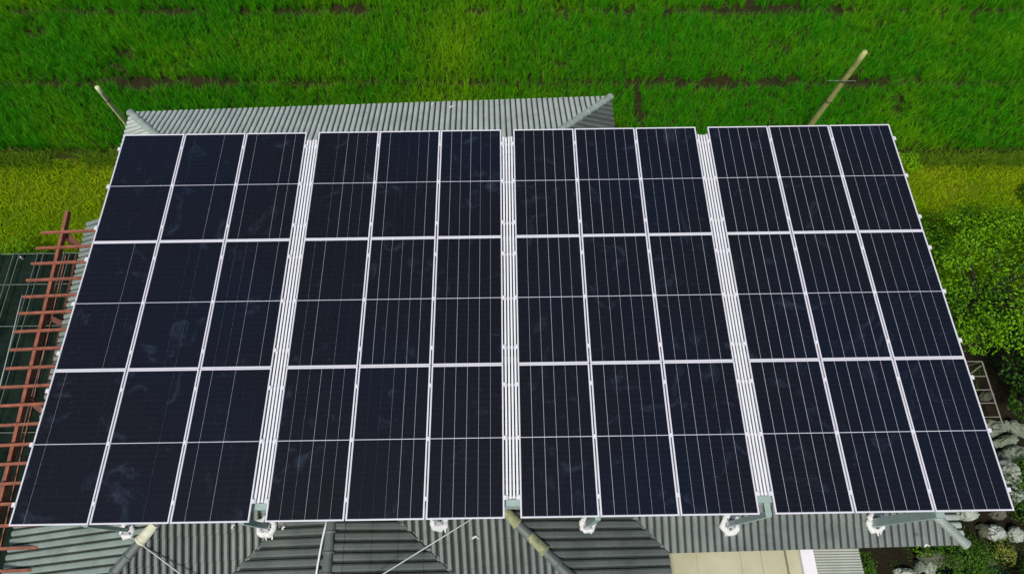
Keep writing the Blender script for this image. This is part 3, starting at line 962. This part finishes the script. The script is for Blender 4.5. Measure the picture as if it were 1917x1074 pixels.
wl = [('leafy green weed bush at the far left edge of the net', -5.75, 6.95, .75, .45, .8), ('low weed clump between the net edge and the first purlin', -3.65, 6.8, .5, .3, .5), ('yellow green weed clump by the top of the red beam', -2.55, 7.0, .3, .28, .4),
      ('sprawling weed clump behind the net, left of the purlin ends', -4.6, 6.65, .45, .22, .32), ('weed clump under the first purlin beside the roof', -2.9, 6.5, .4, .22, .35)]
for k, (lb, x, y, rx, ry, h) in enumerate(wl):
    bush('weed_bush', lb, 'weed', (x, y), rx, ry, h, 11, 120, 0.075, M_leaf, trunk=0.03, group='weeds along the net edge', crad=0.22, cb=.85)
bush('weed_bush', 'yellow green weed clump at the field edge beside the panel corner', 'weed', (17.0, 9.75), .5, .3, .3, 10, 110, 0.06, M_leaf, trunk=0.02, group='weeds at the right field edge', crad=.2, cb=.9)
bush('weed_bush', 'small bright weed clump right of the field edge clump', 'weed', (18.6, 9.8), .4, .25, .28, 8, 110, 0.06, M_leaf, trunk=0.02, group='weeds at the right field edge', crad=.2, cb=.9)
bush('weed_bush', 'dark weed clump on the lawn at the right picture edge', 'weed', (22.0, 8.6), .6, .4, .4, 12, 120, 0.06, M_leaf, trunk=0.02, group='weeds at the right field edge', crad=.25, cb=.1)
# clover like ground cover in the garden
n = 26000
q = np.c_[rng.uniform(15.3, 23.5, n), rng.uniform(-2.6, 4.6, n), rng.uniform(0.01, 0.06, n)]
k = np.array([nz(a, b, 1.1, 21) + .5 * nz(a, b, 3.5, 2) > 0.12 for a, b, _ in q]); q = q[k]
me = leaf_mesh('ground_cover', q, np.array([0, 0, 1.]) + rng.normal(0, .35, (len(q), 3)), 0.05, M_leafd, rng.uniform(0, .6, len(q)))
tag(link('ground_cover', me), 'dark low leafy ground cover between the garden rocks', 'ground cover', kind='stuff')

# ------------------------------------------------------------------ rocks
def rock(u, v, wpx, hpx, m, label, hgt=0.25, rot=0.0, z=0.0, seed=0):
    c = px(u, v, z + hgt * .5)
    s = 1154.94 / 14.0
    ax, ay = wpx / s / 2, hpx / s / 2
    import bmesh
    bm = bmesh.new(); bmesh.ops.create_icosphere(bm, subdivisions=4, radius=1)
    for vt in bm.verts:
        d = vt.co.normalized()
        f = 1 + 0.28 * noise.noise(d * 1.3 + Vector((seed, 0, 0))) + 0.13 * noise.noise(d * 3.1 + Vector((0, seed, 0))) + 0.09 * noise.noise(d * 6 + Vector((0, 0, seed))) + 0.05 * abs(noise.noise(d * 14 + Vector((0, 2, seed))))
        # flatten facets
        f *= 1 - 0.12 * max(0, noise.cell(d * 1.7 + Vector((seed, 1, 2))))
        vt.co = Vector((d.x * ax * f, d.y * ay * f, d.z * hgt * .75 * f))
    me = bpy.data.meshes.new('rock'); bm.to_mesh(me); bm.free(); me.materials.append(m)
    o = link('rock', me, loc=(c.x, c.y, z + hgt * .35)); o.rotation_euler.z = rot
    return tag(o, label, 'rock', 'rocks in the garden')
RK = [(1858, 800, 34, 30, M_rock, 'greenish boulder at the lower end of the ladder frame', .35, 0.0),
      (1882, 796, 20, 22, M_rock, 'small pale stone touching the ladder corner', .2, 0.3),
      (1905, 801, 44, 24, M_rock, 'grey boulder alone at the right edge above the others', .3, -0.6),
      (1883, 825, 48, 22, M_rock, 'flat mossy stone just below the ladder frame', .2, 0.25),
      (1897, 848, 44, 30, M_rock, 'wide pale green boulder at the right picture edge', .35, 0.2),
      (1880, 862, 18, 34, M_rock, 'narrow ragged stone between boulder and panel edge', .3, 0.0),
      (1886, 885, 26, 50, M_rockw, 'tall white rock along the panel edge', .6, 0.2),
      (1893, 925, 26, 34, M_rockw, 'white rock by the outer panel corner', .5, 0.1),
      (1812, 962, 34, 22, M_rockw, 'white flat rock peeking out under the panel corner', .3, 0.1),
      (1863, 997, 30, 28, M_rockw, 'round white rock left of the yellow plant', .3, 0.2),
      (1874, 1000, 14, 18, M_rockw, 'small white stone leaning on the round white rock', .25, 0.5),
      (1902, 999, 24, 28, M_rockw, 'pale rock right of the yellow plant', .25, -0.5),
      (1843, 992, 24, 24, M_rockd, 'dull brown stone left of the round white rock', .2, 0.3),
      (1745, 1040, 46, 34, M_rockd, 'brown mossy rock below the front right eave', .35, 0.1),
      (1780, 1042, 30, 30, M_rockd, 'mossy rock right of the brown eave rock', .3, 0.1),
      (1740, 1060, 20, 26, M_rockw, 'upright white stone at the pond edge', .3, 0.0),
      (1721, 1060, 16, 22, M_rock, 'small pale stone left of the upright white stone', .2, -0.3),
      (1700, 1073, 40, 18, M_rockw, 'long white stone at the bottom picture edge', .2, -0.2),
      (1805, 1048, 24, 14, M_rockd, 'low stone on the pond rim under the grassy shrub', .2, -0.2),
      (1850, 1050, 30, 12, M_rockd, 'thin dull stone on the right pond rim', .15, -0.2),
      (1870, 960, 26, 20, M_rockd, 'dark stone right of the outer panel corner', .2, 0.4),
      (1848, 740, 26, 20, M_rockd, 'dark stone lying inside the ladder frame', .2, 0.4)]
for i, a in enumerate(RK): rock(*a, seed=i * 2.3 + 1)
# pond
mb = MB(); n = 40; c = px(1800, 1075, 0)
pts = [(c.x + math.cos(k * 2 * math.pi / n) * 1.25 * (1 + .12 * nz(k, 1, .7)), c.y - 0.35 + math.sin(k * 2 * math.pi / n) * .62 * (1 + .15 * nz(k, 5, .9)), 0.008) for k in range(n)]
mb.add(pts, [tuple(range(n))]); struct('pond_water', mb, M_water)

# ------------------------------------------------------------------ ladder like frame
ld = thing('ladder_frame', 'thin rusty white ladder frame leaning beside the rightmost panels', 'ladder')
a = px(1838, 676, 1.0); b = px(1881, 806, 0.45); off = Vector((-0.42, 0.0, 0))
M_lad = mat('weathered_white_steel', (0.21, 0.20, 0.15), 0.7, nscale=10, namt=0.4)
for o_ in (Vector((0, 0, 0)), off):
    mb = MB(); mb.tube([a + o_, b + o_], 0.016, 8); mb.build('side_rail', M_lad, ld)
for t_ in (0.0, 0.215, 0.41, 0.6, 0.8, 1.0):
    p = a.lerp(b, t_); mb = MB(); mb.tube([p, p + off], 0.012, 8); mb.build('rung', M_lad, ld)
mb = MB(); mb.tube([a + Vector((-.05, -.1, 0)), a.lerp(b, .2) + off], 0.011, 8); mb.build('brace', M_lad, ld)
for o_ in (Vector((0, 0, 0)), off):
    mb = MB(); mb.tube([a + o_, (a.x + o_.x, a.y + .1, 0.0)], 0.014, 8); mb.build('leg', M_lad, ld)
    mb = MB(); mb.tube([b + o_, (b.x + o_.x, b.y - .05, 0.0)], 0.014, 8); mb.build('leg', M_lad, ld)
